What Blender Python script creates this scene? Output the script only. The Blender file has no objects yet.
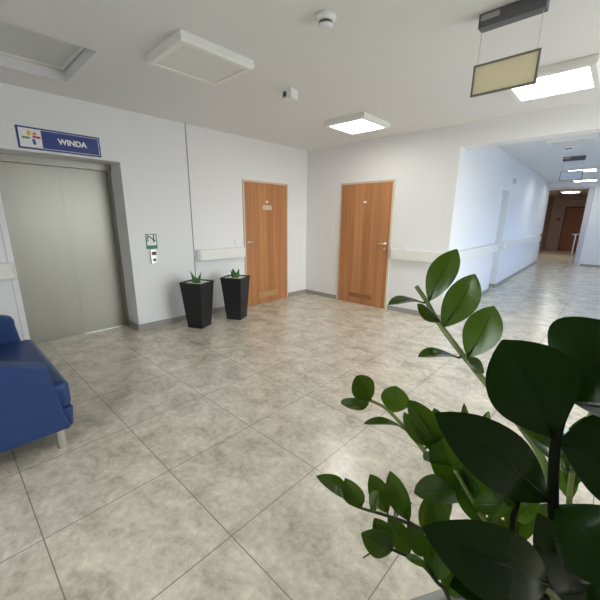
import bpy, bmesh, math, random
from mathutils import Vector, Matrix
SC = bpy.context.scene
COL = SC.collection
R = math.radians
random.seed(4)

# ---------------------------------------------------------------- camera
cam = bpy.data.cameras.new('camera'); camo = bpy.data.objects.new('camera', cam); COL.objects.link(camo)
cam.sensor_width = 36; cam.lens = 335.62/600*36
cam.shift_x = (300-296.58)/600; cam.shift_y = (305.65-300)/600
cam.clip_start = .02; cam.clip_end = 100
_r = Vector((0.72763209, 0.68593537, 0.00664902)); _u = Vector((-0.17661005, 0.17796209, 0.96805908)); _f = Vector((-0.66284269, 0.70556514, -0.250634))
camo.matrix_world = Matrix(((_r.x, _u.x, -_f.x, 4.381), (_r.y, _u.y, -_f.y, -4.9202), (_r.z, _u.z, -_f.z, 1.4361), (0, 0, 0, 1)))
SC.camera = camo

# ---------------------------------------------------------------- daylight
SC.view_settings.view_transform = 'Standard'; SC.view_settings.look = 'None'
SC.view_settings.gamma = 1; SC.view_settings.use_curve_mapping = False
SC.view_settings.exposure = 0.38
SKY = 7.5
w = bpy.data.worlds.new('sky'); SC.world = w; w.use_nodes = True
bg = w.node_tree.nodes['Background']; bg.inputs[0].default_value = (.86, .93, 1.0, 1); bg.inputs[1].default_value = SKY
_n = w.node_tree.nodes; _l = w.node_tree.links                       # overcast sky above, darker ground below the horizon
_tc = _n.new('ShaderNodeTexCoord'); _sp = _n.new('ShaderNodeSeparateXYZ'); _l.new(_tc.outputs['Generated'], _sp.inputs[0])
_mr = _n.new('ShaderNodeMapRange'); _l.new(_sp.outputs['Z'], _mr.inputs[0]); _mr.inputs[1].default_value = -.08; _mr.inputs[2].default_value = .10
_mr.inputs[3].default_value = SKY*.55; _mr.inputs[4].default_value = SKY*1.45; _l.new(_mr.outputs[0], bg.inputs[1])
SC.cycles.max_bounces = 10; SC.cycles.diffuse_bounces = 7; SC.cycles.glossy_bounces = 4; SC.cycles.sample_clamp_indirect = 6
SC.cycles.use_denoising = True
# daylight windows, all unseen; lobby and back ones added as fill: (wall, start, end, sill, head)
XR, YB, YF, H = 6.2, -6.2, 9.4, 2.63
WIN = [('x', -2.4, -.2, .6, 2.5), ('x', 1.2, 2.5, .9, 2.3), ('x', 3.9, 5.0, .9, 2.3), ('x', 6.6, 7.7, .9, 2.3), ('y', 2.8, 3.9, 1.0, 2.2)]  # first added to brighten the lobby floor, last as fill behind the camera
for k, a, b, z0, z1 in WIN:
    l = bpy.data.lights.new('window_portal', 'AREA'); l.shape = 'RECTANGLE'; l.size = b-a; l.size_y = z1-z0; l.cycles.is_portal = True
    o = bpy.data.objects.new('window_portal', l); COL.objects.link(o)
    if k == 'x': o.location = (XR+.19, (a+b)/2, (z0+z1)/2); o.rotation_euler = (R(90), 0, R(90))
    else: o.location = ((a+b)/2, YB-.19, (z0+z1)/2); o.rotation_euler = (R(90), 0, R(180)); 
LAMP = 12.0

# ---------------------------------------------------------------- materials
MATS = {}
def pane_mat(name, col):
    m = bpy.data.materials.new(name); m.use_nodes = True; nt = m.node_tree; nt.nodes.remove(nt.nodes['Principled BSDF'])
    t = nt.nodes.new('ShaderNodeBsdfTransparent'); t.inputs[0].default_value = (*col, 1); nt.links.new(t.outputs[0], nt.nodes['Material Output'].inputs[0]); return m
PANE_FILTER = pane_mat('blue_tinted_pane', (.53, .64, .80)); PANE = pane_mat('clear_pane', (.96, .95, .92))  # blue tint added to cool and dim the corridor daylight
def mat(name, col, rough=.5, metal=0, spec=.5, noise=0, nscale=8, bump=0, emit=0, coat=0, stretch=None):
    if name in MATS: return MATS[name]
    m = bpy.data.materials.new(name); m.use_nodes = True; nt = m.node_tree; b = nt.nodes['Principled BSDF']
    b.inputs['Base Color'].default_value = (*col, 1); b.inputs['Roughness'].default_value = rough
    b.inputs['Metallic'].default_value = metal; b.inputs['Specular IOR Level'].default_value = spec
    b.inputs['Coat Weight'].default_value = coat
    if noise or bump:
        tc = nt.nodes.new('ShaderNodeTexCoord'); mp = nt.nodes.new('ShaderNodeMapping'); nz = nt.nodes.new('ShaderNodeTexNoise')
        nz.inputs['Scale'].default_value = nscale; nz.inputs['Detail'].default_value = 5
        if stretch: mp.inputs['Scale'].default_value = stretch
        nt.links.new(tc.outputs['Object'], mp.inputs[0]); nt.links.new(mp.outputs[0], nz.inputs['Vector'])
        if noise:
            mx = nt.nodes.new('ShaderNodeMix'); mx.data_type = 'RGBA'
            mx.inputs[6].default_value = (*[c*(1-noise) for c in col], 1); mx.inputs[7].default_value = (*[min(1, c*(1+noise)) for c in col], 1)
            nt.links.new(nz.outputs['Fac'], mx.inputs[0]); nt.links.new(mx.outputs[2], b.inputs['Base Color'])
        if bump:
            bp = nt.nodes.new('ShaderNodeBump'); bp.inputs['Strength'].default_value = bump; bp.inputs['Distance'].default_value = .005
            nt.links.new(nz.outputs['Fac'], bp.inputs['Height']); nt.links.new(bp.outputs[0], b.inputs['Normal'])
    if emit: b.inputs['Emission Color'].default_value = (1, .97, .92, 1); b.inputs['Emission Strength'].default_value = emit
    MATS[name] = m; return m

WALL = mat('wall_paint', (.80, .80, .80), .75, noise=.015, nscale=3, bump=.03)
CEIL = mat('ceiling_paint', (.76, .76, .76), .85, noise=.01, nscale=4)
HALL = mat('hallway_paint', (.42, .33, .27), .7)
WHITE = mat('white_plastic', (.78, .78, .75), .35)
CREAM = mat('cream_rail_plastic', (.80, .79, .74), .4)
FRAMEW = mat('lamp_housing', (.80, .80, .76), .4)
DARK = mat('dark_grey_paint', (.10, .10, .11), .45)
BLACK = mat('black_plastic', (.02, .02, .02), .4)
CHROME = mat('chrome', (.75, .75, .74), .18, 1)
STEEL = mat('satin_steel', (.62, .61, .58), .32, 1)
JOINT = mat('grey_joint', (.30, .30, .31), .6)
PLANTER = mat('anthracite_planter', (.014, .015, .018), .5, bump=.1, nscale=60)
GPLANTER = mat('grey_planter', (.36, .35, .33), .5, noise=.05, nscale=20)
GRAVEL = mat('white_gravel', (.75, .74, .70), .8, noise=.25, nscale=60, bump=1.0)
SOIL = mat('potting_soil', (.035, .025, .018), .95, noise=.5, nscale=80, bump=1.0)
SUCC = mat('succulent_green', (.06, .17, .035), .4, noise=.4, nscale=40)
BLUE = mat('blue_leatherette', (.012, .042, .15), .42, spec=.5, bump=.08, nscale=250)
SIGNB = mat('sign_blue', (.018, .04, .22), .4)
SIGNW = mat('sign_white', (.82, .82, .82), .4)
GOLD = mat('sign_yellow', (.75, .50, .06), .5); ORANGE = mat('sign_orange', (.75, .16, .05), .5)
OLIVE = mat('sign_green', (.16, .30, .06), .5); CRIM = mat('sign_red', (.55, .04, .06), .5); AZURE = mat('sign_light_blue', (.03, .13, .5), .5)
GREEN = mat('safety_green', (.03, .22, .12), .5)
BRONZE = mat('grey_brown_frame', (.22, .20, .17), .45)
SKIRT = mat('tile_skirting', (.33, .31, .28), .45, noise=.18, nscale=9)
BROWN = mat('brown_wood_door', (.26, .085, .025), .5, noise=.1, nscale=3, stretch=(6, 6, .5))
LILAC = mat('grey_metal_frame', (.55, .53, .56), .5)
PRISM = mat('unlit_diffuser', (.72, .72, .70), .4, noise=.03, nscale=200)
LITP = mat('lit_diffuser', (.9, .9, .88), .4, emit=LAMP)
LITQ = mat('lit_diffuser_soft', (.9, .9, .88), .4, emit=5.0)
LITH = mat('lit_hall_diffuser', (.9, .88, .8), .4, emit=24.0)

def floor_mat():
    m = bpy.data.materials.new('stone_tile_floor'); m.use_nodes = True; nt = m.node_tree; b = nt.nodes['Principled BSDF']; L = nt.links.new
    tc = nt.nodes.new('ShaderNodeTexCoord'); mp = nt.nodes.new('ShaderNodeMapping'); L(tc.outputs['Object'], mp.inputs[0])
    mp.inputs['Location'].default_value = (-2.70/.61, 3.61/.605, 0); mp.inputs['Scale'].default_value = (1/.61, 1/.605, 1)
    br = nt.nodes.new('ShaderNodeTexBrick'); L(mp.outputs[0], br.inputs[0])
    br.offset = 0; br.squash = 1; br.inputs['Scale'].default_value = 1; br.inputs['Brick Width'].default_value = 1; br.inputs['Row Height'].default_value = 1
    br.inputs['Mortar Size'].default_value = .0045; br.inputs['Mortar Smooth'].default_value = .2; br.inputs['Bias'].default_value = 0
    br.inputs['Color1'].default_value = (.44, .44, .44, 1); br.inputs['Color2'].default_value = (.56, .56, .56, 1)
    n1 = nt.nodes.new('ShaderNodeTexNoise'); n1.inputs['Scale'].default_value = 4.6; n1.inputs['Detail'].default_value = 9; n1.inputs['Roughness'].default_value = .62; n1.inputs['Distortion'].default_value = .6
    n2 = nt.nodes.new('ShaderNodeTexNoise'); n2.inputs['Scale'].default_value = 22; n2.inputs['Detail'].default_value = 6; n2.inputs['Roughness'].default_value = .7
    st = nt.nodes.new('ShaderNodeMapping'); st.inputs['Scale'].default_value = (1, 1.12, 1); L(tc.outputs['Object'], st.inputs[0])
    L(st.outputs[0], n1.inputs['Vector']); L(st.outputs[0], n2.inputs['Vector'])
    a = nt.nodes.new('ShaderNodeMath'); a.operation = 'MULTIPLY_ADD'; L(n2.outputs['Fac'], a.inputs[0]); a.inputs[1].default_value = .45; 
    s = nt.nodes.new('ShaderNodeMath'); s.operation = 'MULTIPLY'; L(n1.outputs['Fac'], s.inputs[0]); s.inputs[1].default_value = .6; L(s.outputs[0], a.inputs[2])
    cr = nt.nodes.new('ShaderNodeValToRGB'); L(a.outputs[0], cr.inputs[0])
    e = cr.color_ramp.elements; e[0].position = .36; e[0].color = (.37, .32, .24, 1); e[1].position = .68; e[1].color = (.80, .735, .61, 1)
    k = e.new(.52); k.color = (.59, .535, .43, 1)
    mu = nt.nodes.new('ShaderNodeMix'); mu.data_type = 'RGBA'; mu.blend_type = 'MULTIPLY'; mu.inputs[0].default_value = .35
    sc = nt.nodes.new('ShaderNodeMix'); sc.data_type = 'RGBA'; sc.blend_type = 'MULTIPLY'; sc.inputs[0].default_value = 1; L(br.outputs['Color'], sc.inputs[6]); sc.inputs[7].default_value = (2, 2, 2, 1)
    L(cr.outputs[0], mu.inputs[6]); L(sc.outputs[2], mu.inputs[7])
    mx = nt.nodes.new('ShaderNodeMix'); mx.data_type = 'RGBA'; L(br.outputs['Fac'], mx.inputs[0]); L(mu.outputs[2], mx.inputs[6]); mx.inputs[7].default_value = (.25, .225, .19, 1)
    L(mx.outputs[2], b.inputs['Base Color'])
    rr = nt.nodes.new('ShaderNodeMapRange'); L(n1.outputs['Fac'], rr.inputs[0]); rr.inputs[3].default_value = .20; rr.inputs[4].default_value = .30; b.inputs['Specular IOR Level'].default_value = .95; L(rr.outputs[0], b.inputs['Roughness'])
    bp = nt.nodes.new('ShaderNodeBump'); bp.inputs['Strength'].default_value = .12; bp.inputs['Distance'].default_value = .004; L(a.outputs[0], bp.inputs['Height']); L(bp.outputs[0], b.inputs['Normal'])
    return m
FLOOR = floor_mat()

def wood_mat():
    m = bpy.data.materials.new('beech_veneer'); m.use_nodes = True; nt = m.node_tree; b = nt.nodes['Principled BSDF']; L = nt.links.new
    tc = nt.nodes.new('ShaderNodeTexCoord'); mp = nt.nodes.new('ShaderNodeMapping'); L(tc.outputs['Object'], mp.inputs[0]); mp.inputs['Scale'].default_value = (14, 14, .7)
    n = nt.nodes.new('ShaderNodeTexNoise'); n.inputs['Scale'].default_value = 1.3; n.inputs['Detail'].default_value = 6; L(mp.outputs[0], n.inputs['Vector'])
    mp2 = nt.nodes.new('ShaderNodeMapping'); L(tc.outputs['Object'], mp2.inputs[0]); mp2.inputs['Scale'].default_value = (4.2, 4.2, .02)
    n2 = nt.nodes.new('ShaderNodeTexNoise'); n2.inputs['Scale'].default_value = 1; n2.inputs['Detail'].default_value = 1; L(mp2.outputs[0], n2.inputs['Vector'])
    a = nt.nodes.new('ShaderNodeMath'); a.operation = 'MULTIPLY_ADD'; a.inputs[1].default_value = .5; L(n.outputs['Fac'], a.inputs[0])
    s = nt.nodes.new('ShaderNodeMath'); s.operation = 'MULTIPLY'; s.inputs[1].default_value = .5; L(n2.outputs['Fac'], s.inputs[0]); L(s.outputs[0], a.inputs[2])
    cr = nt.nodes.new('ShaderNodeValToRGB'); L(a.outputs[0], cr.inputs[0]); e = cr.color_ramp.elements
    e[0].position = .35; e[0].color = (.35, .145, .052, 1); e[1].position = .65; e[1].color = (.54, .245, .098, 1)
    L(cr.outputs[0], b.inputs['Base Color']); b.inputs['Roughness'].default_value = .42
    return m
WOOD = wood_mat()
VENT = mat('brown_vent_slats', (.20, .085, .03), .5); VENTP = mat('ochre_vent_slats', (.42, .25, .10), .5); VENTL = mat('pale_vent_frame', (.58, .36, .18), .5)

def lift_mat():
    m = bpy.data.materials.new('brushed_lift_steel'); m.use_nodes = True; nt = m.node_tree; b = nt.nodes['Principled BSDF']; L = nt.links.new
    b.inputs['Metallic'].default_value = 1; b.inputs['Base Color'].default_value = (.335, .325, .285, 1); b.inputs['Roughness'].default_value = .36
    b.inputs['Anisotropic'].default_value = .5
    tc = nt.nodes.new('ShaderNodeTexCoord'); mp = nt.nodes.new('ShaderNodeMapping'); L(tc.outputs['Object'], mp.inputs[0]); mp.inputs['Scale'].default_value = (300, 300, 2)
    n = nt.nodes.new('ShaderNodeTexNoise'); n.inputs['Scale'].default_value = 1; L(mp.outputs[0], n.inputs['Vector'])
    rr = nt.nodes.new('ShaderNodeMapRange'); L(n.outputs['Fac'], rr.inputs[0]); rr.inputs[3].default_value = .38; rr.inputs[4].default_value = .48; L(rr.outputs[0], b.inputs['Roughness'])
    return m
LIFT = lift_mat()

def leaf_mat(name, col, trans, tw, sp=.35):
    m = bpy.data.materials.new(name); m.use_nodes = True; nt = m.node_tree; b = nt.nodes['Principled BSDF']; L = nt.links.new
    tc = nt.nodes.new('ShaderNodeTexCoord'); n = nt.nodes.new('ShaderNodeTexNoise'); n.inputs['Scale'].default_value = 60; n.inputs['Detail'].default_value = 4; L(tc.outputs['Object'], n.inputs['Vector'])
    mx = nt.nodes.new('ShaderNodeMix'); mx.data_type = 'RGBA'; L(n.outputs['Fac'], mx.inputs[0])
    mx.inputs[6].default_value = (*[c*.8 for c in col], 1); mx.inputs[7].default_value = (*[c*1.2 for c in col], 1); L(mx.outputs[2], b.inputs['Base Color'])
    b.inputs['Roughness'].default_value = .22; b.inputs['Specular IOR Level'].default_value = sp
    bp = nt.nodes.new('ShaderNodeBump'); bp.inputs['Strength'].default_value = .1; bp.inputs['Distance'].default_value = .002; L(n.outputs['Fac'], bp.inputs['Height']); L(bp.outputs[0], b.inputs['Normal'])
    t = nt.nodes.new('ShaderNodeBsdfTranslucent'); t.inputs[0].default_value = (*trans, 1)
    ms = nt.nodes.new('ShaderNodeMixShader'); ms.inputs[0].default_value = tw; L(b.outputs[0], ms.inputs[1]); L(t.outputs[0], ms.inputs[2]); L(ms.outputs[0], nt.nodes['Material Output'].inputs[0])
    return m
LEAF_OLD = leaf_mat('mature_leaf', (.005, .018, .0015), (.02, .06, .002), .15, .16)
LEAF_NEW = leaf_mat('young_leaf', (.026, .066, .007), (.10, .18, .005), .38, .5)
STEM_L = mat('pale_green_stem', (.13, .18, .04), .4, noise=.2, nscale=50)
STEM_M = mat('olive_stem', (.035, .050, .014), .45, spec=.2)
STEM_D = mat('dark_stem', (.008, .009, .005), .6, spec=.04, noise=.3, nscale=50)

# ---------------------------------------------------------------- helpers
def obj(name, bm, m, parent=None, loc=None, rot=None, smooth=False, mats=None, bevel=0, segs=2):
    me = bpy.data.meshes.new(name); bm.normal_update(); bm.to_mesh(me); bm.free()
    for x in (mats or [m]): me.materials.append(x)
    if smooth:
        for p in me.polygons: p.use_smooth = True
    o = bpy.data.objects.new(name, me); COL.objects.link(o)
    if parent: o.parent = parent
    if loc is not None: o.location = loc
    if rot is not None: o.rotation_euler = rot
    if bevel:
        md = o.modifiers.new('bevel', 'BEVEL'); md.width = bevel; md.segments = segs; md.limit_method = 'ANGLE'; md.angle_limit = R(35)
        for p in me.polygons: p.use_smooth = True
        md2 = o.modifiers.new('wn', 'WEIGHTED_NORMAL')
    return o
def thing(name, label, cat, loc=(0, 0, 0), rz=0, group=None):
    o = bpy.data.objects.new(name, None); COL.objects.link(o); o.location = loc; o.rotation_euler = (0, 0, rz); o.empty_display_size = .1
    o['label'] = label; o['category'] = cat
    if group: o['group'] = group
    return o
def tag(o, label, cat, group=None):
    o['label'] = label; o['category'] = cat
    if group: o['group'] = group
    return o
def struct(o): o['kind'] = 'structure'; return o
def box(bm, a, b, mi=0):
    vs = [bm.verts.new((x, y, z)) for x in (a[0], b[0]) for y in (a[1], b[1]) for z in (a[2], b[2])]
    for f in ((0, 1, 3, 2), (4, 6, 7, 5), (0, 4, 5, 1), (2, 3, 7, 6), (0, 2, 6, 4), (1, 5, 7, 3)):
        fc = bm.faces.new([vs[i] for i in f]); fc.material_index = mi
    return vs
def B(*boxes):
    bm = bmesh.new()
    for q in boxes: box(bm, q[0], q[1], q[2] if len(q) > 2 else 0)
    return bm
def prism(bm, pts, h0, h1, ax='z', mi=0):
    def P(p, h): return {'z': (p[0], p[1], h), 'x': (h, p[0], p[1]), 'y': (p[0], h, p[1])}[ax]
    a = [bm.verts.new(P(p, h0)) for p in pts]; b = [bm.verts.new(P(p, h1)) for p in pts]; n = len(pts)
    fs = [bm.faces.new(a), bm.faces.new(b[::-1])] + [bm.faces.new((a[i], b[i], b[(i+1) % n], a[(i+1) % n])) for i in range(n)]
    for f in fs: f.material_index = mi
    bmesh.ops.recalc_face_normals(bm, faces=bm.faces)
def cyl(bm, p0, p1, r0, r1=None, n=20, cap=True):
    p0 = Vector(p0); p1 = Vector(p1); r1 = r0 if r1 is None else r1
    d = (p1-p0).normalized(); q = d.to_track_quat('Z', 'Y')
    rings = [[bm.verts.new(p + q @ Vector((r*math.cos(2*math.pi*i/n), r*math.sin(2*math.pi*i/n), 0))) for i in range(n)] for p, r in ((p0, r0), (p1, r1))]
    for i in range(n): bm.faces.new((rings[0][i], rings[0][(i+1) % n], rings[1][(i+1) % n], rings[1][i]))
    if cap: bm.faces.new(rings[0][::-1]); bm.faces.new(rings[1])
def tube(bm, pts, radii, n=8):
    pts = [Vector(p) for p in pts]; rings = []; last = None
    for i, p in enumerate(pts):
        d = (pts[min(i+1, len(pts)-1)]-pts[max(i-1, 0)]).normalized()
        if last is None: s = d.orthogonal().normalized()
        else: s = (last - d*last.dot(d)).normalized()
        last = s; t = d.cross(s)
        rings.append([bm.verts.new(p + (s*math.cos(2*math.pi*k/n) + t*math.sin(2*math.pi*k/n))*radii[i]) for k in range(n)])
    for a, b in zip(rings[:-1], rings[1:]):
        for k in range(n): bm.faces.new((a[k], a[(k+1) % n], b[(k+1) % n], b[k]))
    bm.faces.new(rings[0][::-1]); bm.faces.new(rings[-1])
def lathe(bm, prof, n=28, c=(0, 0, 0)):
    rings = [[bm.verts.new((c[0]+r*math.cos(2*math.pi*k/n), c[1]+r*math.sin(2*math.pi*k/n), c[2]+z)) for k in range(n)] for r, z in prof]
    for a, b in zip(rings[:-1], rings[1:]):
        for k in range(n): bm.faces.new((a[k], a[(k+1) % n], b[(k+1) % n], b[k]))
    bm.faces.new(rings[0][::-1]); bm.faces.new(rings[-1]); bmesh.ops.recalc_face_normals(bm, faces=bm.faces)
def smooth_path(pts, k=6):
    pts = [Vector(p) for p in pts]; out = []
    for i in range(len(pts)-1):
        p0 = pts[max(i-1, 0)]; p1 = pts[i]; p2 = pts[i+1]; p3 = pts[min(i+2, len(pts)-1)]
        for j in range(k):
            t = j/k; out.append(.5*((2*p1)+(p2-p0)*t+(2*p0-5*p1+4*p2-p3)*t*t+(3*p1-p0-3*p2+p3)*t**3))
    out.append(pts[-1]); return out

# ---------------------------------------------------------------- the room
XC = 2.677                                   # corner between far wall and corridor
LY0, LY1, LZ = -4.406, -3.276, 2.061         # lift opening
XE = 2.42                                    # corridor wall at its far end
struct(obj('floor', B(((-.45, YB-.2, -.1), (XR+.2, 17, 0))), FLOOR))
hx0, hx1, hy0, hy1 = .46, 1.31, -5.05, -3.84 # hatch in the ceiling
struct(obj('ceiling', B(((-.45, YB-.2, H), (hx0, 9.6, H+.35)), ((hx1, YB-.2, H), (XR+.2, 9.6, H+.35)), ((hx0, YB-.2, H), (hx1, hy0, H+.35)), ((hx0, hy1, H), (hx1, 9.6, H+.35)), ((hx0, hy0, H+.25), (hx1, hy1, H+.35))), CEIL))
struct(obj('wall_left', B(((-.45, YB-.2, 0), (0, LY0, H)), ((-.45, LY1, 0), (0, 0, H)), ((-.45, LY0, LZ), (0, LY1, H)), ((-.55, LY0-.1, 0), (-.45, LY1+.1, H))), WALL))
struct(obj('wall_far', B(((-.45, 0, 0), (XC, .2, H)), ((XC, 0, 2.361), (XR, .25, H))), WALL))
# corridor wall with a doorway niche; it runs slightly out of square
def cx(y): return XC + (XE-XC)*y/YF
bm = bmesh.new()
NY0, NY1, NZ = 2.76, 3.36, 2.0
for a, b, z0, z1 in ((.2, NY0, 0, H), (NY0, NY1, NZ, H), (NY1, YF+.2, 0, H)):
    prism(bm, [(cx(a)-.3, a), (cx(a), a), (cx(b), b), (cx(b)-.3, b)], z0, z1)
prism(bm, [(cx(NY0)-.4, NY0-.1), (cx(NY0)-.28, NY0-.1), (cx(NY1)-.28, NY1+.1), (cx(NY1)-.4, NY1+.1)], 0, NZ+.1)
struct(obj('wall_corridor', bm, WALL))
PX0, PX1, PZ = 2.385, 3.56, 2.47
struct(obj('wall_corridor_end', B(((2.0, YF, 0), (PX0, YF+.2, H)), ((PX1, YF, 0), (XR, YF+.2, H)), ((PX0, YF, PZ), (PX1, YF+.2, H))), WALL))
def holed(k, c0, c1, lo, hi, wins):
    bs = []; cur = lo
    P = (lambda s, z, c: (c, s, z)) if k == 'x' else (lambda s, z, c: (s, c, z))
    for a, b, z0, z1 in wins:
        bs += [(P(cur, 0, c0), P(a, H, c1)), (P(a, 0, c0), P(b, z0, c1)), (P(a, z1, c0), P(b, H, c1))]; cur = b
    bs.append((P(cur, 0, c0), P(hi, H, c1))); return B(*bs)
struct(obj('wall_right', holed('x', XR, XR+.2, YB-.2, YF+.2, [q[1:] for q in WIN if q[0] == 'x']), WALL))
struct(obj('wall_back', holed('y', YB-.2, YB, -.45, XR+.2, [q[1:] for q in WIN if q[0] == 'y']), WALL))
for i, (k, a, b, z0, z1) in enumerate(WIN):
    P = (lambda s, z, c: (XR+c, s, z)) if k == 'x' else (lambda s, z, c: (s, YB-c, z))
    t = .06; mid = (a+b)/2
    wo = struct(obj('window_%d' % (i+1), B((P(a, z0, .1), P(a+t, z1, .16)), (P(b-t, z0, .1), P(b, z1, .16)), (P(a+t, z0, .1), P(b-t, z0+t, .16)), (P(a+t, z1-t, .1), P(b-t, z1, .16)), (P(mid-.04, z0+t, .1), P(mid+.04, z1-t, .16))), WHITE))
    obj('window_pane', B((P(a+t, z0+t, .125), P(mid-.04, z1-t, .127)), (P(mid+.04, z0+t, .125), P(b-t, z1-t, .127))), PANE_FILTER if k == 'x' and a > 0 else PANE, wo)
# dim hallway beyond the end opening
hy = 16.2
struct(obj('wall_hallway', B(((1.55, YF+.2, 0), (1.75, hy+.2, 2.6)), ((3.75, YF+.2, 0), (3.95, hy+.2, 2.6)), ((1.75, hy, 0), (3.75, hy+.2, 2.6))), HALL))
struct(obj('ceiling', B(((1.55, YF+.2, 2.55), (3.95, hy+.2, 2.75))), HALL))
# skirting
def base(name, *b): struct(obj(name, B(*b), SKIRT))
sk, sz = .012, .075
base('baseboard_left', ((0, LY1, 0), (sk, -1.53, sz)), ((0, -.50, 0), (sk, 0, sz)), ((-.37, LY1-sk, 0), (sk, LY1, sz)), ((0, YB, 0), (sk, LY0, sz)))
base('baseboard_far', ((sk, -sk, 0), (.765, 0, sz)), ((1.81, -sk, 0), (XC, 0, sz)))
bm = bmesh.new()
for a, b in ((-sk, NY0), (NY1, YF)): prism(bm, [(cx(a), a), (cx(a)+sk, a), (cx(b)+sk, b), (cx(b), b)], 0, sz)
box(bm, (cx(NY1)-.28, NY1-sk, 0), (cx(NY1)+sk, NY1, sz))
struct(obj('baseboard_corridor', bm, SKIRT))
base('baseboard_corridor_end', ((PX1+.05, YF-sk, 0), (XR, YF, sz)))
base('baseboard_hallway', ((1.75, hy-sk, 0), (2.3, hy, sz)), ((3.2, hy-sk, 0), (3.75, hy, sz)))
struct(obj('trim_1', B(((-.002, -2.414, 0), (.004, -2.400, H))), JOINT))          # vertical joint in the left wall
struct(obj('trim_2', B(((0, LY0-.055, 0), (.003, LY0-.049, LZ))), mat('pale_joint', (.5, .5, .52), .6)))
# ---------------------------------------------------------------- lift
lift = struct(obj('door_1', B(((-.38, LY0, 0), (-.37, -3.815, 1.985)), ((-.385, -3.815, 0), (-.368, LY1, 1.985))), LIFT))
obj('lift_frame', B(((-.36, LY0, 1.985), (-.30, LY1, LZ)), ((-.37, LY1-.035, 0), (-.33, LY1, 1.985))), LIFT, lift)
obj('sill', B(((-.37, -3.82, 0), (-.33, LY1, .005))), STEEL, lift)
# ---------------------------------------------------------------- wooden doors (leaf local: x along width 0..W, y out of wall towards -y, z up)
def wood_door(name, W, loc, rz, handle_left, dim_name):
    D = 2.02
    d = struct(obj(name, B(((.03, -.022, .006), (W-.03, 0, D-.03))), WOOD, None, loc, (0, 0, rz)))
    fr = obj('door_frame', B(((0, -.02, 0), (.028, .0, D)), ((W-.028, -.02, 0), (W, 0, D)), ((.028, -.02, D-.028), (W-.028, 0, D))), None, d, mats=[mat('door_frame_beige', (.62, .52, .38), .5)])
    hx = .085 if handle_left else W-.085; s = 1 if handle_left else -1
    bm = bmesh.new(); cyl(bm, (hx, -.022, 1.06), (hx, -.032, 1.06), .026); cyl(bm, (hx, -.03, 1.06), (hx, -.065, 1.06), .010)
    tube(bm, [(hx, -.062, 1.06), (hx+s*.02, -.068, 1.06), (hx+s*.13, -.068, 1.06)], [.010, .010, .009], 10)
    obj('door_handle', bm, CHROME, d, smooth=True)
    bm = bmesh.new(); cyl(bm, (hx, -.022, .975), (hx, -.032, .975), .024); cyl(bm, (hx, -.03, .975), (hx, -.045, .975), .008); obj('keyhole_rosette', bm, CHROME, d)
    gx0, gx1, g0, g1 = W/2-.22, W/2+.22, .105, .19
    g = obj('vent_grille', B(((gx0, -.026, g0), (gx1, -.022, g1))), VENTP if handle_left else VENT, d)
    bs = [((gx0, -.030, g0), (gx1, -.026, g0+.008)), ((gx0, -.030, g1-.008), (gx1, -.026, g1))]
    n = 12
    for r_ in range(2):
        for i in range(n):
            x = gx0 + (gx1-gx0)*(i+.5*(r_ % 2))/n; z = g0+.010+r_*.033; bs.append(((x, -.030, z), (x+.014, -.026, z+.028)))
    bs.append(((gx0, -.030, (g0+g1)/2-.003), (gx1, -.026, (g0+g1)/2+.003)))
    obj('grille_slat', B(*bs), VENTL if handle_left else mat('brown_vent_frame', (.42, .20, .075), .5), g)
    for z in (.25, 1.1, 1.78):
        bm = bmesh.new(); x = W-.02 if handle_left else .02; cyl(bm, (x, -.03, z-.04), (x, -.03, z+.04), .007, n=10); obj('hinge', bm, STEEL, d)
    obj('number_plate', B(((W/2-.025, -.025, 1.69), (W/2+.025, -.022, 1.72))), SIGNW, d)
    if handle_left: obj('name_plate', B(((W/2-.10, -.025, 1.575), (W/2+.10, -.022, 1.65))), mat('name_plate_metal', (.62, .50, .36), .4), d)
    return d
wood_door('door_2', .985, (.0, -1.508, 0), R(90), True, '')
wood_door('door_3', .995, (.79, 0, 0), 0, False, '')
# brown door at the hallway end
d4 = struct(obj('door_4', B(((2.34, hy-.05, 0), (3.12, hy, 2.02))), BROWN))
obj('door_frame', B(((2.27, hy-.07, 0), (2.34, hy, 2.09)), ((3.12, hy-.07, 0), (3.19, hy, 2.09)), ((2.34, hy-.07, 2.02), (3.12, hy, 2.09))), mat('dark_brown_frame', (.12, .035, .012), .5), d4)
# grey frame round the end opening, with an open leaf
fr = struct(obj('trim_3', B(((PX1-.10, YF-.03, 0), (PX1+.02, YF+.22, PZ)), ((PX0+.03, YF-.03, PZ-.05), (PX1-.10, YF+.22, PZ+.01))), LILAC))
d5 = struct(obj('door_5', B(((PX1-.24, YF+.10, .02), (PX1-.20, YF+.14, 1.0)), ((PX1-.10, YF+.09, .02), (PX1-.13, YF+.15, PZ-.06))), LILAC))
bm = bmesh.new(); tube(bm, [(PX1-.12, YF+.06, 1.0), (PX1-.30, YF+.06, 1.0), (PX1-.30, YF+.12, 1.0)], [.02, .02, .02]); tube(bm, [(PX1-.22, YF+.06, .35), (PX1-.22, YF+.06, 1.0)], [.018, .018]); obj('door_handle', bm, CHROME, d5)
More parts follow.
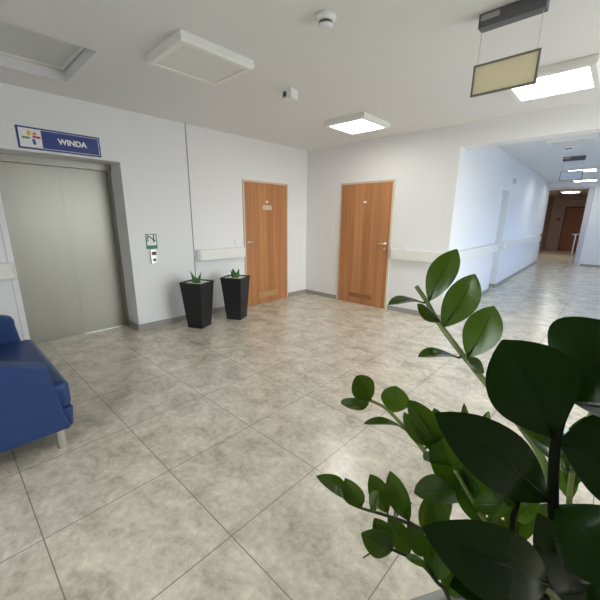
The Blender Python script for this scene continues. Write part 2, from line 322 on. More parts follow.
# ---------------------------------------------------------------- wall protection rails
def rail(label, x0, x1, loc, rz, round0, round1, depth=.085, z0=.835, z1=.995):
    bm = bmesh.new(); n = 8; r = .07
    pts = [(x0, 0)]
    if round0: pts += [(x0, -depth+r)] + [(x0+r-r*math.cos(t*math.pi/2/n), -depth+r-r*math.sin(t*math.pi/2/n)) for t in range(1, n+1)]
    else: pts += [(x0, -depth)]
    if round1: pts += [(x1-r+r*math.sin(t*math.pi/2/n), -depth+r-r*math.cos(t*math.pi/2/n)) for t in range(0, n+1)]
    else: pts += [(x1, -depth)]
    pts += [(x1, 0)]
    prism(bm, pts, z0, z1)
    return tag(obj('wall_rail', bm, CREAM, None, loc, (0, 0, rz), bevel=.012), label, 'handrail', 'cream wall protection rails')
rail('cream bumper rail with rounded end above the black planters', 0, .84, (0, -2.385, 0), R(90), True, False)
rail('cream bumper rail on the white wall just right of the far door', 0, XC-1.80-.0, (1.80, 0, 0), 0, True, False)
rail('short cream bumper rail left of the lift, above the blue chair', -1.6, 0, (0, -4.415, 0), R(90), False, True)
ca = math.atan2(NY0, cx(NY0)-XC); cl = math.hypot(NY0, cx(NY0)-XC)
rail('near stretch of cream rail on corridor wall, before the doorway recess', 0, cl-.02, (cx(0)+.001, 0, 0), ca, False, True)
cl2 = math.hypot(7.55-NY1, cx(7.55)-cx(NY1))
rail('far stretch of cream rail on corridor wall, beyond the doorway recess', 0.03, cl2, (cx(NY1)+.001, NY1, 0), ca, True, True)
# ---------------------------------------------------------------- sign above the lift
s = tag(obj('lift_sign', B(((0, -4.20, 2.085), (.010, -3.472, 2.287))), SIGNB, bevel=.002), 'blue and white sign reading WINDA above the lift doors', 'sign')
obj('border_line', B(((.010, -4.185, 2.100), (.0112, -3.487, 2.104)), ((.010, -4.185, 2.268), (.0112, -3.487, 2.272)), ((.010, -3.491, 2.104), (.0112, -3.487, 2.268)), ((.010, -4.185, 2.104), (.0112, -4.181, 2.268))), SIGNW, s)
lp = obj('emblem_panel', B(((.010, -4.181, 2.104), (.0114, -4.005, 2.268))), SIGNW, s)
EC = (-4.090, 2.19)
def petal(m, y0, z0, y1, z1, r):
    bm = bmesh.new(); n = 10; a = Vector((y0, z0)); b = Vector((y1, z1)); d = (b-a).normalized(); q = math.atan2(d.y, d.x); pts = []
    for k in range(n+1): t = q-math.pi/2+math.pi*k/n; pts.append((b.x+r*math.cos(t), b.y+r*math.sin(t)))
    for k in range(n+1): t = q+math.pi/2+math.pi*k/n; pts.append((a.x+r*math.cos(t), a.y+r*math.sin(t)))
    prism(bm, pts, .0114, .0126, 'x'); obj('emblem_shape', bm, m, lp)
petal(GOLD, EC[0]-.018, EC[1]+.030, EC[0]-.012, EC[1]+.050, .014)
petal(ORANGE, EC[0]+.030, EC[1]+.038, EC[0]+.034, EC[1]+.038, .013)
petal(OLIVE, EC[0]-.065, EC[1]-.004, EC[0]-.020, EC[1]-.004, .010)
petal(CRIM, EC[0]+.020, EC[1]+.010, EC[0]+.068, EC[1]+.008, .010)
petal(AZURE, EC[0]+.022, EC[1]-.050, EC[0]+.018, EC[1]-.022, .013)
def text(body, size, loc, rot, m, parent, name='lettering', ext=.0006, bold=.0):
    c = bpy.data.curves.new(name, 'FONT'); c.body = body; c.size = size; c.extrude = ext; c.offset = bold; c.align_x = 'CENTER'; c.align_y = 'CENTER'
    t = bpy.data.objects.new('tmp', c); COL.objects.link(t); bpy.context.view_layer.update()
    me = bpy.data.meshes.new_from_object(t.evaluated_get(bpy.context.evaluated_depsgraph_get())); bpy.data.objects.remove(t)
    me.materials.clear(); me.materials.append(m); o = bpy.data.objects.new(name, me); COL.objects.link(o); o.location = loc; o.rotation_euler = rot; o.parent = parent; return o
text('WINDA', .074, (.0114, -3.738, 2.186), (R(90), 0, R(90)), SIGNW, s, bold=.003)
# evacuation notice and call panel
n = tag(obj('notice', B(((0, -3.075, 1.045), (.004, -2.93, 1.235))), SIGNW), 'small green and white notice on the wall right of the lift', 'sign')
obj('notice_band', B(((.004, -3.075, 1.045), (.005, -2.93, 1.090)), ((.004, -3.075, 1.09), (.005, -3.060, 1.235)), ((.004, -2.942, 1.09), (.005, -2.93, 1.235)), ((.004, -3.06, 1.225), (.005, -2.942, 1.235))), GREEN, n)
bm = bmesh.new(); prism(bm, [(-3.055, 1.215), (-3.040, 1.222), (-2.945, 1.150), (-2.955, 1.140)], .0042, .0052, 'x'); prism(bm, [(-3.052, 1.205), (-3.040, 1.205), (-3.040, 1.14), (-3.052, 1.14)], .0042, .0051, 'x'); prism(bm, [(-2.975, 1.222), (-2.960, 1.222), (-2.968, 1.125), (-2.982, 1.125)], .0042, .0051, 'x')
obj('pictogram', bm, BLACK, n)
cp = tag(obj('lift_call_panel', B(((0, -3.035, .855), (.022, -2.955, 1.040))), STEEL, bevel=.006), 'chrome lift call panel with a dark display below the green notice', 'call panel')
obj('display', B(((.022, -3.022, .965), (.024, -2.966, 1.012))), mat('display_dark_red', (.06, .01, .012), .3), cp)
bm = bmesh.new(); cyl(bm, (.022, -2.994, .905), (.028, -2.994, .905), .018); obj('call_button', bm, BLACK, cp)
def switch(loc, rz, label):
    t = tag(obj('light_switch', B(((-.042, -.016, -.042), (.042, 0, .042))), SIGNW, None, loc, (0, 0, rz), bevel=.004), label, 'light switch', 'white wall switches')
    obj('rocker', B(((-.028, -.021, -.028), (.028, -.016, .028))), SIGNW, t, bevel=.002)
switch((0, -1.65, 1.065), R(90), 'white light switch left of the beech door with the name plate')
switch((2.03, 0, 1.05), 0, 'white light switch on the far wall above the cream rail')
# ---------------------------------------------------------------- ceiling fittings
hp = tag(obj('ceiling_hatch', B(((hx0+.03, hy0+.03, H+.10), (hx1-.03, hy1-.03, H+.12))), mat('hatch_panel', (.68, .69, .69), .5, noise=.04, nscale=10)), 'recessed grey panel in the ceiling opening above the lift', 'ceiling hatch')
for nm, o_, i_, z_, m_ in (('dark_gap', 0, .010, .088, JOINT), ('hatch_frame', .010, .032, .082, WHITE)):
    X0, X1, Y0, Y1 = hx0+o_, hx1-o_, hy0+o_, hy1-o_; q = i_-o_
    obj(nm, B(((X0, Y0, H+z_), (X0+q, Y1, H+.12)), ((X1-q, Y0, H+z_), (X1, Y1, H+.12)), ((X0+q, Y0, H+z_), (X1-q, Y0+q, H+.12)), ((X0+q, Y1-q, H+z_), (X1-q, Y1, H+.12))), m_, hp)
def lamp(c, label, diff, sx=.62, sy=.63, h=.062, z=H, group='square ceiling lamps'):
    t = thing('ceiling_lamp', label, 'ceiling lamp', (c[0], c[1], z), 0, group)
    bm = bmesh.new(); a, b = sx/2, sy/2; f = .05
    # bevelled housing ring
    def ring(x, y, zz): return [bm.verts.new(q) for q in ((-x, -y, zz), (x, -y, zz), (x, y, zz), (-x, y, zz))]
    rs = [ring(a-.004, b-.004, 0), ring(a-.004, b-.004, -.006), ring(a, b, -.010), ring(a, b, -h+.012), ring(a-.010, b-.010, -h), ring(a-f, b-f, -h), ring(a-f, b-f, -h+.012)]
    for p, q in zip(rs[:-1], rs[1:]):
        for i in range(4): bm.faces.new((p[i], q[i], q[(i+1) % 4], p[(i+1) % 4]))
    bm.faces.new(rs[0]); bm.faces.new(rs[-1][::-1]); bmesh.ops.recalc_face_normals(bm, faces=bm.faces)
    obj('housing', bm, FRAMEW, t)
    d = obj('diffuser', B(((-a+f, -b+f, -h+.006), (a-f, b-f, -h+.012))), diff, t)
    return t
lamp((1.795, -3.268), 'square white ceiling lamp that is switched off, left of the sensor', PRISM, .54, .62)
lamp((1.71, -.975), 'lit square ceiling lamp in front of the far wall', LITP, .59, .62)
lamp((3.72, -1.0), 'lit square ceiling lamp behind the hanging exit panel', LITQ, .64, .66)
lamp((3.62, 1.88), 'unlit ceiling lamp in the corridor nearest the header beam', PRISM, .6, .34, .06)
lamp((3.48, 5.8), 'lit ceiling lamp in the corridor right behind the far hanging panel', LITP, .6, .5)
lamp((3.37, 8.5), 'lit ceiling lamp at the far end of the corridor before the opening', LITP, .6, .5)
lamp((2.72, 12.3), 'small lit lamp in the brown hallway beyond the opening', LITH, .6, .6, .06, 2.55)
def detector(c, label, k=1.0):
    t = thing('smoke_detector', label, 'smoke detector', (c[0], c[1], H), 0, 'smoke detectors')
    bm = bmesh.new(); lathe(bm, [(.050*k, 0), (.056*k, -.004), (.056*k, -.020), (.050*k, -.030), (.046*k, -.034)]); obj('base_ring', bm, WHITE, t, smooth=True)
    bm = bmesh.new(); lathe(bm, [(.036*k, -.034), (.036*k, -.050)]); obj('sensor_slot', bm, DARK, t)
    bm = bmesh.new(); lathe(bm, [(.041*k, -.050), (.038*k, -.060), (.024*k, -.068), (.008*k, -.069)]); obj('sensor_cap', bm, WHITE, t, smooth=True)
detector((2.85, -3.05), 'round smoke detector on the ceiling of the lobby', 1.15)
detector((3.52, 2.58), 'small round smoke detector on the corridor ceiling', 1.3)
t = tag(obj('motion_sensor', B(((-.055, -.055, -.085), (.055, .055, 0))), WHITE, None, (1.84, -2.33, H), (0, 0, R(8)), bevel=.003), 'small white cube sensor on the ceiling beside the unlit lamp', 'sensor')
obj('sensor_eye', B(((-.04, -.057, -.07), (.0, -.055, -.025))), DARK, t)
def exit_panel(c, label, tint=(.86, .80, .60), tl=(.95, .90, .72), wd=.35, ph=.175, pz0=2.195):  # white plastic; the lamp's warm glow is painted into the default cream tint
    t = thing('hanging_exit_panel', label, 'exit light', (c[0], c[1], H), 0, 'hanging exit panels')
    a = wd/2; z0 = pz0-H
    g = obj('gear_box', B(((-a+.006, -.035, -.075), (a-.004, .035, 0))), DARK, t, bevel=.003)
    obj('type_sticker', B(((-a+.018, -.0362, -.040), (-a+.118, -.035, -.012))), mat('sticker_grey', (.38, .38, .38), .6), g)
    for x in (-a+.02, a-.02):
        bm = bmesh.new(); cyl(bm, (x, 0, -.075), (x, 0, z0+ph), .0018, n=8); obj('suspension_wire', bm, STEEL, t)
    f = .011; y0, y1 = -.008, .008
    fr = obj('panel_frame', B(((-a, y0, z0), (-a+f, y1, z0+ph)), ((a-f, y0, z0), (a, y1, z0+ph)), ((-a+f, y0, z0), (a-f, y1, z0+f)), ((-a+f, y0, z0+ph-f), (a-f, y1, z0+ph))), BRONZE, t)
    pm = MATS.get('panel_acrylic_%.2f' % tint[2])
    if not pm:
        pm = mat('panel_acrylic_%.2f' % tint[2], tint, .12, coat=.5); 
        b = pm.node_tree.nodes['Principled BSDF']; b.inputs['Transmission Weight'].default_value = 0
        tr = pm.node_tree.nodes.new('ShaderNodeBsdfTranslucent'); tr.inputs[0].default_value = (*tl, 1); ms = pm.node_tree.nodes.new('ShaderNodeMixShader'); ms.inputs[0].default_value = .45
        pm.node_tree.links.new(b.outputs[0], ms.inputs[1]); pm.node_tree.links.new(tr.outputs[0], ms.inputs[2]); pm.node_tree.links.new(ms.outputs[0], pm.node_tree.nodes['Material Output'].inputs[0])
    obj('blank_face', B(((-a+f, -.004, z0+f), (a-f, .004, z0+ph-f))), pm, t)
exit_panel((3.705, -2.40), 'cream blank exit panel hanging on wires in the upper right foreground')
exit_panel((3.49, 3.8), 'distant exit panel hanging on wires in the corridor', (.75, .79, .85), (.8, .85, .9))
# hallway fittings
t = tag(obj('exit_sign', B(((2.42, hy-.10, 2.22), (2.86, hy, 2.40))), mat('dim_sign', (.45, .40, .36), .5)), 'dim rectangular sign above the brown hallway door', 'sign'); obj('frame', B(((2.42, hy-.104, 2.22), (2.86, hy-.1, 2.235)), ((2.42, hy-.104, 2.385), (2.86, hy-.1, 2.40))), DARK, t)
tag(obj('alarm_box', B(((2.00, hy-.06, 1.44), (2.14, hy, 1.56))), mat('alarm_brown', (.16, .05, .03), .5), bevel=.005), 'small dark red box on hallway wall left of the brown door', 'alarm')
tag(obj('corridor_call_box', B(((cx(3.55), 3.5, 2.17), (cx(3.55)+.05, 3.6, 2.27))), mat('call_box', (.5, .52, .6), .5)), 'tiny grey box on the corridor wall above the doorway recess', 'wall box')
for i, z in enumerate((.66, .92)):
    tag(obj('door_stop', B(((PX0-.06, YF-.10, z), (PX0+.06, YF-.03, z+.06))), DARK, bevel=.01), ('lower' if i == 0 else 'upper')+' dark bracket on the left edge of the hallway opening', 'bracket')

# ---------------------------------------------------------------- black planters with succulents
def planter(loc, rz, label, leaves, twist):
    t = thing('potted_succulent', label, 'potted plant', (loc[0], loc[1], 0), rz, 'black planters by the left wall')
    bm = bmesh.new(); h = .62
    def ring(s, z): return [bm.verts.new(q) for q in ((-s, -s, z), (s, -s, z), (s, s, z), (-s, s, z))]
    rs = [ring(.112, 0), ring(.158, h-.02), ring(.163, h-.02), ring(.163, h), ring(.146, h), ring(.142, h-.06)]
    for p, q in zip(rs[:-1], rs[1:]):
        for i in range(4): bm.faces.new((p[i], p[(i+1) % 4], q[(i+1) % 4], q[i]))
    bm.faces.new(rs[0][::-1]); bm.faces.new(rs[-1]); bmesh.ops.recalc_face_normals(bm, faces=bm.faces)
    obj('planter', bm, PLANTER, t, bevel=.004)
    bm = bmesh.new(); n = 12; g = [[bm.verts.new((-.141+.282*i/n, -.141+.282*j/n, h-.022+.012*random.random())) for j in range(n+1)] for i in range(n+1)]
    for i in range(n):
        for j in range(n): bm.faces.new((g[i][j], g[i+1][j], g[i+1][j+1], g[i][j+1]))
    obj('white_gravel', bm, GRAVEL, t)
    for a, ln, lean, w in leaves:
        a = R(a)+twist; d = Vector((math.cos(a), math.sin(a), 0)); s = Vector((-math.sin(a), math.cos(a), 0)); b0 = d*.02+Vector((0, 0, h-.03)); bm = bmesh.new(); rings = []
        for k in range(9):
            q = k/8; c = b0 + d*(lean*ln*q**1.5) + Vector((0, 0, ln*q)); ww = 2.2*w*(.75+.5*math.sin(math.pi*min(1, q*1.3)))*(1-q**3)+.001; th = ww*.35
            rings.append([bm.verts.new(c+s*ww*math.cos(x)+d*th*math.sin(x)) for x in [2*math.pi*m/8 for m in range(8)]])
        for p, q in zip(rings[:-1], rings[1:]):
            for m in range(8): bm.faces.new((p[m], p[(m+1) % 8], q[(m+1) % 8], q[m]))
        bm.faces.new(rings[0][::-1]); bm.faces.new(rings[-1]); bmesh.ops.recalc_face_normals(bm, faces=bm.faces); obj('leaf', bm, SUCC, t, smooth=True)
planter((.395, -2.62), R(25), 'left black tapered planter with a three-leaved succulent in white gravel', [(250, .185, .35, .024), (70, .16, .30, .020), (160, .08, .8, .022), (330, .07, .9, .02)], R(-25))
planter((.435, -2.02), R(27), 'right black tapered planter with a fan of short succulent leaves', [(250, .13, .45, .020), (290, .15, .2, .02), (60, .15, .25, .02), (95, .12, .5, .02), (0, .12, .5, .02), (180, .14, .35, .02)], R(-27))

# ---------------------------------------------------------------- blue armchair
ch = thing('armchair', 'blue leatherette armchair with chrome legs at the left beside the lift', 'armchair', (1.45, -4.9, 0))
def cpos(pts): return [(y+4.9, z) for y, z in pts]
arm = [(-4.535, .145), (-4.560, .30), (-4.592, .52), (-4.590, .565), (-4.605, .588), (-4.70, .620), (-4.82, .655), (-5.0, .69), (-5.35, .73), (-5.40, .72), (-5.40, .145)]
for s_ in (1, -1):
    bm = bmesh.new(); x = .62; prism(bm, cpos(arm if s_ > 0 else [(y, z+(.06 if z > .5 else 0)) for y, z in arm]), s_*x, s_*(x-.105), 'x'); obj('arm', bm, BLUE, ch, bevel=.014, segs=4)
def cushion(name, a, b, bev, rot=None, loc=(0, 0, 0)):
    bm = B((a, b)); return obj(name, bm, BLUE, ch, loc, rot, bevel=bev, segs=5)
cushion('seat_cushion', (-.52, -.40, .27), (.60, .40, .455), .045)
bm = bmesh.new(); prism(bm, cpos([(-4.515, .15), (-4.50, .28), (-5.35, .28), (-5.35, .15)]), -.515, .60, 'x'); obj('seat_base', bm, BLUE, ch, bevel=.015, segs=3)
cushion('backrest', (-.51, -.10, .0), (.51, .08, .50), .05, (R(12), 0, 0), (0, -.34, .40))
for x in (-.52, .55):
    for y in (.315, -.42):
        bm = bmesh.new(); cyl(bm, (x, y, 0), (x, y, .15), .028, n=24); obj('leg', bm, STEEL, ch, smooth=False)

# ---------------------------------------------------------------- large potted plant in the foreground
STEMS = {
 'A': (0.0042, 0.0072, 'light', [(4.1076,-4.2866,1.3096), (4.1308,-4.2822,1.2805), (4.1547,-4.2849,1.2495), (4.2028,-4.2915,1.2034), (4.2562,-4.2997,1.1588), (4.3099,-4.3079,1.1135), (4.3519,-4.3125,1.0692), (4.3759,-4.3115,1.0086), (4.3992,-4.2985,0.9040), (4.4300,-4.3700,0.6550)]),
 'B': (0.0038, 0.0065, 'dark', [(4.3794,-4.5079,1.2845), (4.3728,-4.5236,1.2577), (4.3712,-4.5359,1.2272), (4.3794,-4.5259,1.1540), (4.3940,-4.4909,1.0542), (4.4149,-4.4247,0.9061), (4.4100,-4.4200,0.6550)]),
 'C': (0.0025, 0.0062, 'light', [(4.0952,-4.4242,1.1146), (4.1244,-4.4085,1.1015), (4.1630,-4.4029,1.0753), (4.2012,-4.3993,1.0440), (4.2389,-4.3978,1.0083), (4.2749,-4.3971,0.9749), (4.3196,-4.3832,0.9159), (4.3800,-4.3600,0.6550)]),
 'D': (0.0014, 0.0042, 'mid', [(4.1165,-4.5413,1.0078), (4.1316,-4.5333,0.9905), (4.1480,-4.5218,0.9795), (4.1861,-4.5016,0.9756), (4.2146,-4.4896,0.9737), (4.2428,-4.4790,0.9691), (4.2832,-4.4608,0.9534), (4.3294,-4.4234,0.8963), (4.3600,-4.4000,0.6550)]),
 'E': (0.0010, 0.0036, 'mid', [(4.1880,-4.5665,0.9475), (4.1962,-4.5557,0.9562), (4.2068,-4.5431,0.9636), (4.2268,-4.5273,0.9551), (4.2511,-4.5095,0.9409), (4.2734,-4.4930,0.9084), (4.2921,-4.4806,0.8739), (4.3500,-4.4300,0.6550)]),
 'F': (0.0026, 0.0052, 'light', [(4.2599,-4.4303,1.0609), (4.2968,-4.4169,1.0011), (4.3289,-4.4053,0.9488), (4.3651,-4.3639,0.8496), (4.3900,-4.3900,0.6550)]),
 'G': (0.0030, 0.0048, 'dark', [(4.3366,-4.3864,1.0615), (4.3410,-4.3950,1.0255), (4.3458,-4.3893,0.9490), (4.4200,-4.4000,0.6550)]),
 'H': (0.0030, 0.0060, 'dark', [(4.4382,-4.4713,1.1920), (4.4370,-4.4677,1.1256), (4.4411,-4.4440,1.0218), (4.4496,-4.4014,0.8799), (4.4500,-4.4300,0.6550)]),
 'I': (0.0028, 0.0050, 'light', [(4.3991,-4.3480,1.2035), (4.3915,-4.3498,1.1388), (4.3945,-4.3369,1.0476), (4.4131,-4.3125,0.9075), (4.4500,-4.3800,0.6550)]),
 'J': (0.0030, 0.0060, 'light', [(4.3511,-4.5848,1.1028), (4.3765,-4.5468,1.0627), (4.4017,-4.5099,1.0202), (4.4228,-4.4464,0.9038), (4.4400,-4.4500,0.6550)]),
}
# stem, foot on the stem, leaf base, leaf tip, width, upper-side normal, fold, bend
LEAVES = [
 ('A', (4.1309,-4.2822,1.2804), (4.1345,-4.2824,1.2832), (4.1619,-4.2446,1.3827), 0.0507, (0.1973,-0.9331,0.3007), 0.12, 0.06),
 ('A', (4.1669,-4.2864,1.2377), (4.1686,-4.2887,1.2395), (4.1978,-4.2397,1.3386), 0.0593, (0.1603,-0.9026,0.3994), 0.12, -0.05),
 ('A', (4.2172,-4.2935,1.1912), (4.2201,-4.2936,1.1953), (4.2417,-4.2618,1.2890), 0.0599, (0.0807,-0.9492,0.3042), 0.14, 0.05),
 ('A', (4.1297,-4.2824,1.2818), (4.1281,-4.2895,1.2793), (4.0977,-4.3762,1.2856), 0.0339, (0.1669,0.0130,0.9859), 0.15, 0.08),
 ('A', (4.1592,-4.2855,1.2452), (4.1615,-4.2871,1.2475), (4.1352,-4.3386,1.2874), 0.0237, (0.9272,-0.2832,0.2453), 0.15, -0.10),
 ('A', (4.2109,-4.2926,1.1966), (4.2075,-4.3017,1.1920), (4.1700,-4.3955,1.2116), 0.0387, (0.1346,0.1505,0.9794), 0.15, 0.08),
 ('A', (4.2444,-4.2976,1.1685), (4.2494,-4.2946,1.1758), (4.2303,-4.3384,1.2103), 0.0240, (0.9355,-0.3436,0.0826), 0.15, 0.00),
 ('B', (4.3712,-4.5356,1.2281), (4.3688,-4.5395,1.2301), (4.3205,-4.5841,1.3312), 0.0753, (0.6037,-0.7948,-0.0620), 0.08, 0.06),
 ('B', (4.3746,-4.5192,1.2651), (4.3743,-4.5215,1.2662), (4.4106,-4.4830,1.3376), 0.1007, (-0.0803,-0.8600,0.5039), 0.16, 0.08),
 ('B', (4.3714,-4.5356,1.2250), (4.3730,-4.5361,1.2260), (4.4403,-4.4988,1.2125), 0.0844, (0.4707,-0.6226,0.6251), 0.12, -0.10),
 ('B', (4.3798,-4.5249,1.1512), (4.3760,-4.5305,1.1524), (4.2907,-4.6454,1.2716), 0.0535, (0.8673,-0.4681,0.1693), 0.10, 0.08),
 ('B', (4.3805,-4.5229,1.1462), (4.3803,-4.5251,1.1476), (4.4478,-4.5454,1.1306), 0.0721, (-0.0436,-0.7240,0.6884), 0.24, 0.10),
 ('B', (4.4068,-4.4480,0.9620), (4.4135,-4.4437,0.9650), (4.3704,-4.5413,1.1425), 0.0548, (0.6304,-0.7345,-0.2512), 0.20, 0.08),
 ('H', (4.4382,-4.4713,1.1920), (4.4144,-4.4756,1.2497), (4.3777,-4.5259,1.2662), 0.0361, (0.5409,-0.1211,0.8323), 0.20, 0.05),
 ('J', (4.3896,-4.5274,1.0403), (4.3924,-4.5242,1.0494), (4.2945,-4.6541,1.1568), 0.0637, (0.8630,-0.3445,0.3695), 0.26, 0.10),
 ('J', (4.3938,-4.5213,1.0333), (4.3920,-4.5265,1.0309), (4.3222,-4.6403,1.0964), 0.0573, (0.5405,0.1456,0.8286), 0.15, 0.12),
 ('J', (4.4228,-4.4464,0.9038), (4.4321,-4.4398,0.9066), (4.3856,-4.4970,1.0703), 0.0648, (0.7117,-0.7012,-0.0430), 0.10, 0.00),
 ('H', (4.4493,-4.4029,0.8858), (4.4588,-4.3973,0.8856), (4.4025,-4.4536,1.0495), 0.0800, (0.0638,-0.9504,-0.3046), 0.30, 0.10),
 ('H', (4.4408,-4.4458,1.0307), (4.4401,-4.4484,1.0329), (4.3814,-4.5215,1.1328), 0.0625, (0.8447,-0.5229,0.1139), 0.15, 0.08),
 ('C', (4.1004,-4.4214,1.1123), (4.1023,-4.4224,1.1167), (4.0825,-4.4460,1.1644), 0.0440, (0.8364,-0.5423,0.0789), 0.12, 0.00),
 ('C', (4.0984,-4.4225,1.1132), (4.0998,-4.4250,1.1148), (4.0813,-4.4869,1.1255), 0.0329, (0.2687,0.0855,0.9594), 0.20, -0.10),
 ('C', (4.1361,-4.4067,1.0934), (4.1393,-4.4062,1.0987), (4.1387,-4.4020,1.1487), 0.0491, (0.2829,-0.9555,0.0833), 0.14, 0.00),
 ('C', (4.1657,-4.4026,1.0730), (4.1663,-4.4058,1.0743), (4.1279,-4.4854,1.1071), 0.0276, (0.1072,0.3340,0.9364), 0.15, 0.10),
 ('C', (4.2096,-4.3989,1.0360), (4.2194,-4.3895,1.0483), (4.1756,-4.4321,1.1484), 0.0435, (0.8115,-0.5739,0.1102), 0.20, 0.10),
 ('C', (4.1979,-4.3996,1.0466), (4.2036,-4.3953,1.0553), (4.1771,-4.4466,1.1333), 0.0269, (0.5603,-0.7671,-0.3126), 0.15, 0.10),
 ('C', (4.2227,-4.3984,1.0236), (4.2376,-4.3819,1.0420), (4.1963,-4.3667,1.1136), 0.0297, (0.5948,-0.6446,0.4803), 0.15, 0.00),
 ('C', (4.2652,-4.3973,0.9838), (4.2662,-4.3992,0.9866), (4.2121,-4.3923,1.0935), 0.0581, (0.5473,-0.7704,0.3270), 0.15, 0.05),
 ('C', (4.2627,-4.3973,0.9861), (4.2721,-4.3879,0.9987), (4.2197,-4.4794,1.0252), 0.0458, (0.4622,-0.0080,0.8867), 0.15, 0.03),
 ('C', (4.2442,-4.3977,1.0033), (4.2450,-4.4002,1.0055), (4.2288,-4.4396,0.9261), 0.0463, (0.4491,-0.8335,0.3219), 0.20, 0.05),
 ('C', (4.2275,-4.3982,1.0190), (4.2417,-4.3826,1.0367), (4.2125,-4.4325,1.0536), 0.0403, (0.0684,0.2844,0.9563), 0.20, 0.00),
 ('F', (4.2599,-4.4303,1.0609), (4.2652,-4.4134,1.1047), (4.2517,-4.4022,1.1615), 0.0126, (0.4319,-0.8600,0.2719), 0.20, 0.00),
 ('F', (4.2599,-4.4303,1.0609), (4.2781,-4.4002,1.1078), (4.2821,-4.3779,1.1497), 0.0142, (-0.0149,-0.8824,0.4703), 0.20, 0.00),
 ('F', (4.2909,-4.4190,1.0106), (4.2891,-4.4244,1.0107), (4.3331,-4.4214,1.0375), 0.0302, (-0.3772,-0.6193,0.6886), 0.16, 0.12),
 ('F', (4.2974,-4.4166,1.0002), (4.2955,-4.4220,1.0003), (4.2741,-4.3905,1.0730), 0.0482, (0.3942,-0.7952,0.4608), 0.15, 0.05),
 ('F', (4.3084,-4.4126,0.9822), (4.3134,-4.4094,0.9885), (4.3224,-4.3532,1.0502), 0.0482, (-0.1078,-0.7269,0.6782), 0.14, 0.00),
 ('F', (4.3116,-4.4115,0.9770), (4.3088,-4.4180,0.9765), (4.2604,-4.4167,1.0565), 0.0381, (0.5510,-0.7592,0.3463), 0.14, 0.00),
 ('G', (4.3410,-4.3950,1.0255), (4.3412,-4.3977,1.0275), (4.3019,-4.4170,1.0670), 0.0413, (0.7438,-0.3570,0.5650), 0.14, 0.00),
 ('G', (4.3427,-4.3928,0.9976), (4.3446,-4.3939,0.9996), (4.3652,-4.3900,1.0474), 0.0374, (-0.6170,-0.7164,0.3258), 0.20, 0.15),
 ('G', (4.3458,-4.3893,0.9492), (4.3471,-4.3910,0.9515), (4.3492,-4.3387,0.9999), 0.0417, (-0.1244,-0.6713,0.7306), 0.14, 0.00),
 ('I', (4.3945,-4.3369,1.0476), (4.3944,-4.3398,1.0496), (4.3937,-4.2875,1.1489), 0.0397, (0.1552,-0.8736,0.4613), 0.12, 0.00),
 ('I', (4.3970,-4.3332,1.0286), (4.3972,-4.3359,1.0306), (4.3712,-4.3207,1.0917), 0.0314, (-0.1126,-0.9746,0.1938), 0.12, 0.00),
 ('I', (4.3933,-4.3414,1.0823), (4.3848,-4.3515,1.0862), (4.3275,-4.4052,1.1549), 0.0533, (0.8048,-0.1131,0.5827), 0.20, 0.12),
 ('I', (4.3918,-4.3481,1.1281), (4.3910,-4.3517,1.1298), (4.3474,-4.3911,1.1622), 0.0390, (0.6002,-0.0056,0.7998), 0.20, 0.10),
 ('I', (4.4075,-4.3191,0.9491), (4.4067,-4.3227,0.9516), (4.3538,-4.3664,1.0003), 0.0585, (0.7653,-0.2824,0.5784), 0.15, 0.10),
 ('D', (4.1325,-4.5327,0.9899), (4.1347,-4.5324,0.9959), (4.0977,-4.5708,1.0405), 0.0258, (0.7990,-0.0777,0.5963), 0.25, 0.16),
 ('D', (4.1528,-4.5192,0.9790), (4.1541,-4.5200,0.9844), (4.1298,-4.5367,1.0345), 0.0312, (0.7124,-0.6923,0.1147), 0.20, 0.12),
 ('D', (4.1665,-4.5119,0.9776), (4.1676,-4.5140,0.9797), (4.1913,-4.5396,1.0516), 0.0207, (-0.4206,-0.8897,-0.1773), 0.30, 0.00),
 ('D', (4.1890,-4.5003,0.9754), (4.1903,-4.5006,0.9819), (4.1573,-4.5072,1.0401), 0.0326, (0.7410,-0.5688,0.3569), 0.12, 0.04),
 ('D', (4.2188,-4.4880,0.9730), (4.2202,-4.4884,0.9788), (4.1837,-4.4927,1.0525), 0.0333, (0.5206,-0.8278,0.2089), 0.12, 0.04),
 ('D', (4.1899,-4.4999,0.9753), (4.1910,-4.5014,0.9791), (4.2268,-4.4862,0.9164), 0.0331, (0.8169,-0.4531,0.3568), 0.12, 0.04),
 ('D', (4.2171,-4.4887,0.9732), (4.2186,-4.4887,0.9798), (4.2441,-4.4818,0.9212), 0.0288, (0.7325,-0.6355,0.2442), 0.12, 0.04),
 ('D', (4.1981,-4.4965,0.9748), (4.1992,-4.4974,0.9800), (4.2288,-4.5077,1.0331), 0.0200, (-0.7277,-0.6244,0.2839), 0.30, 0.10),
 ('D', (4.2459,-4.4776,0.9679), (4.2470,-4.4787,0.9721), (4.2651,-4.4822,0.9040), 0.0283, (0.5889,-0.7838,0.1970), 0.10, 0.00),
 ('D', (4.2724,-4.4656,0.9575), (4.2724,-4.4692,0.9576), (4.2377,-4.4580,1.0091), 0.0396, (0.6264,-0.5596,0.5426), 0.15, 0.00),
 ('E', (4.2183,-4.5340,0.9587), (4.2192,-4.5356,0.9617), (4.1853,-4.5726,0.9971), 0.0375, (0.8328,-0.4310,0.3474), 0.18, 0.10),
 ('E', (4.2127,-4.5384,0.9610), (4.2135,-4.5404,0.9631), (4.1894,-4.5446,1.0053), 0.0307, (0.7819,-0.4776,0.4007), 0.18, 0.10),
 ('E', (4.2546,-4.5070,0.9358), (4.2580,-4.5048,0.9426), (4.2417,-4.5418,0.9716), 0.0171, (0.4404,0.4255,0.7905), 0.20, 0.00),
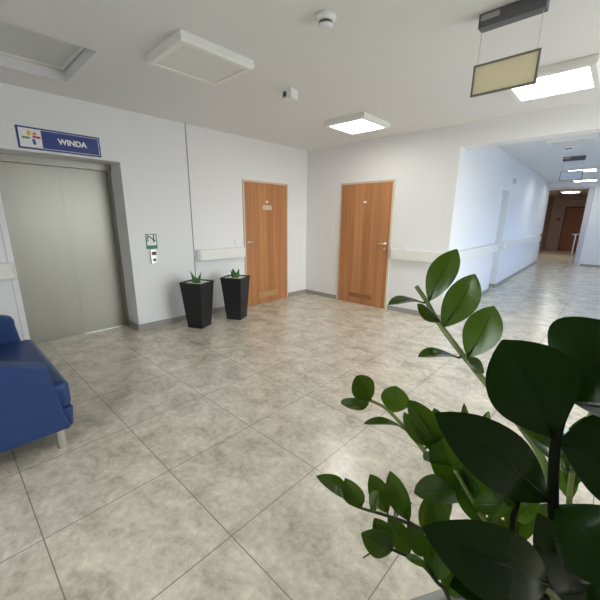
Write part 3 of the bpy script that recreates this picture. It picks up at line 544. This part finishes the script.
 ('E', (4.2721,-4.4940,0.9103), (4.2735,-4.4948,0.9142), (4.2677,-4.4852,0.9466), 0.0331, (0.2887,-0.9025,0.3198), 0.08, 0.00),
 ('E', (4.2847,-4.4855,0.8876), (4.2853,-4.4875,0.8905), (4.2960,-4.4526,0.9098), 0.0406, (-0.0326,-0.4767,0.8785), 0.14, 0.00),
 ('F', (4.3445,-4.3870,0.9055), (4.3449,-4.3894,0.9083), (4.3224,-4.4491,0.8953), 0.0495, (-0.0736,-0.1848,0.9800), 0.20, 0.10),
 ('G', (4.3458,-4.3893,0.9490), (4.3460,-4.3920,0.9514), (4.3018,-4.4175,0.9862), 0.0396, (0.6949,-0.3479,0.6293), 0.20, 0.10),
]
plant = thing('potted_zz_plant', 'large glossy green leafy plant in a grey planter in the right foreground', 'potted plant', (4.40, -4.42, 0))
ORG = Vector((4.40, -4.42, 0))
bm = bmesh.new(); ang = R(59)
def sq(s, z): return [bm.verts.new((s*(cx_*math.cos(ang)-cy_*math.sin(ang)), s*(cx_*math.sin(ang)+cy_*math.cos(ang)), z)) for cx_, cy_ in ((-1, -1), (1, -1), (1, 1), (-1, 1))]
rs = [sq(.15, 0), sq(.155, .02), sq(.175, .66), sq(.182, .662), sq(.182, .70), sq(.165, .70), sq(.160, .64)]
for p, q in zip(rs[:-1], rs[1:]):
    for i in range(4): bm.faces.new((p[i], p[(i+1) % 4], q[(i+1) % 4], q[i]))
bm.faces.new(rs[0][::-1]); bm.faces.new(rs[-1]); bmesh.ops.recalc_face_normals(bm, faces=bm.faces)
obj('planter', bm, GPLANTER, plant, bevel=.005)
bm = bmesh.new(); r1 = sq(.162, .66); r2 = sq(.162, .645); bm.faces.new(r1)
bm.faces.new(r2[::-1]); [bm.faces.new((r2[i], r2[(i+1) % 4], r1[(i+1) % 4], r1[i])) for i in range(4)]
obj('soil', bm, SOIL, plant)
stem_obj = {}
for k, (ra, rb, tone, pts) in STEMS.items():
    path = [p-ORG for p in smooth_path(pts, 5)]; n = len(path)
    bm = bmesh.new(); tube(bm, path, [ra+(rb-ra)*i/(n-1) for i in range(n)], 10)
    stem_obj[k] = obj('stem', bm, {'light': STEM_L, 'mid': STEM_M, 'dark': STEM_D}[tone], plant, smooth=True)
YOUNG = 'ACFGIDE'
for k, foot, b, tp, wd, nrm, fold, bend in LEAVES:
    foot = Vector(foot)-ORG; b = Vector(b)-ORG; tp = Vector(tp)-ORG; nrm = Vector(nrm); a = tp-b; L = a.length; d = a/L; nrm = (nrm-d*nrm.dot(d)).normalized(); s = d.cross(nrm)
    bm = bmesh.new(); NU, NV = 18, 10; g = []; wob = random.uniform(-.03, .03); pw = 1.35 if k in 'BHJ' else 1.1
    for i in range(NU+1):
        t = i/NU
        prof = (math.sin(math.pi*t**pw)**(.58 if k == 'C' else .68)) if 0 < t < 1 else 0
        prof *= 1 - (.05 if k == 'C' else .22)*max(0, (t-.8)/.2)**2
        prof = max(prof, .035)*wd/2*1.02
        c = b + d*(L*t) + nrm*(bend*L*math.sin(math.pi*t)) + s*(wob*L*math.sin(math.pi*t))
        row = []
        for j in range(NV+1):
            v = -1+2*j/NV; row.append(bm.verts.new(c + s*(prof*v) + nrm*(fold*prof*(abs(v)**1.4) + .035*prof*math.sin(7*t+3*v))))
        g.append(row)
    for i in range(NU):
        for j in range(NV): bm.faces.new((g[i][j], g[i][j+1], g[i+1][j+1], g[i+1][j]))
    # petiole and midrib
    if (b-foot).length > .003: tube(bm, [foot, b], [.0022*min(1.3, L*12), .0016*min(1.3, L*12)], 6)
    tube(bm, [b+d*(L*q)+nrm*(bend*L*math.sin(math.pi*q))+s*(wob*L*math.sin(math.pi*q)) for q in (0, .2, .4, .6, .8)], [.0016*min(1.3, L*12), .0014*min(1.3, L*12), .001, .0007, .0004], 5)
    o = obj('leaf', bm, LEAF_NEW if k in YOUNG else LEAF_OLD, stem_obj[k], smooth=True)
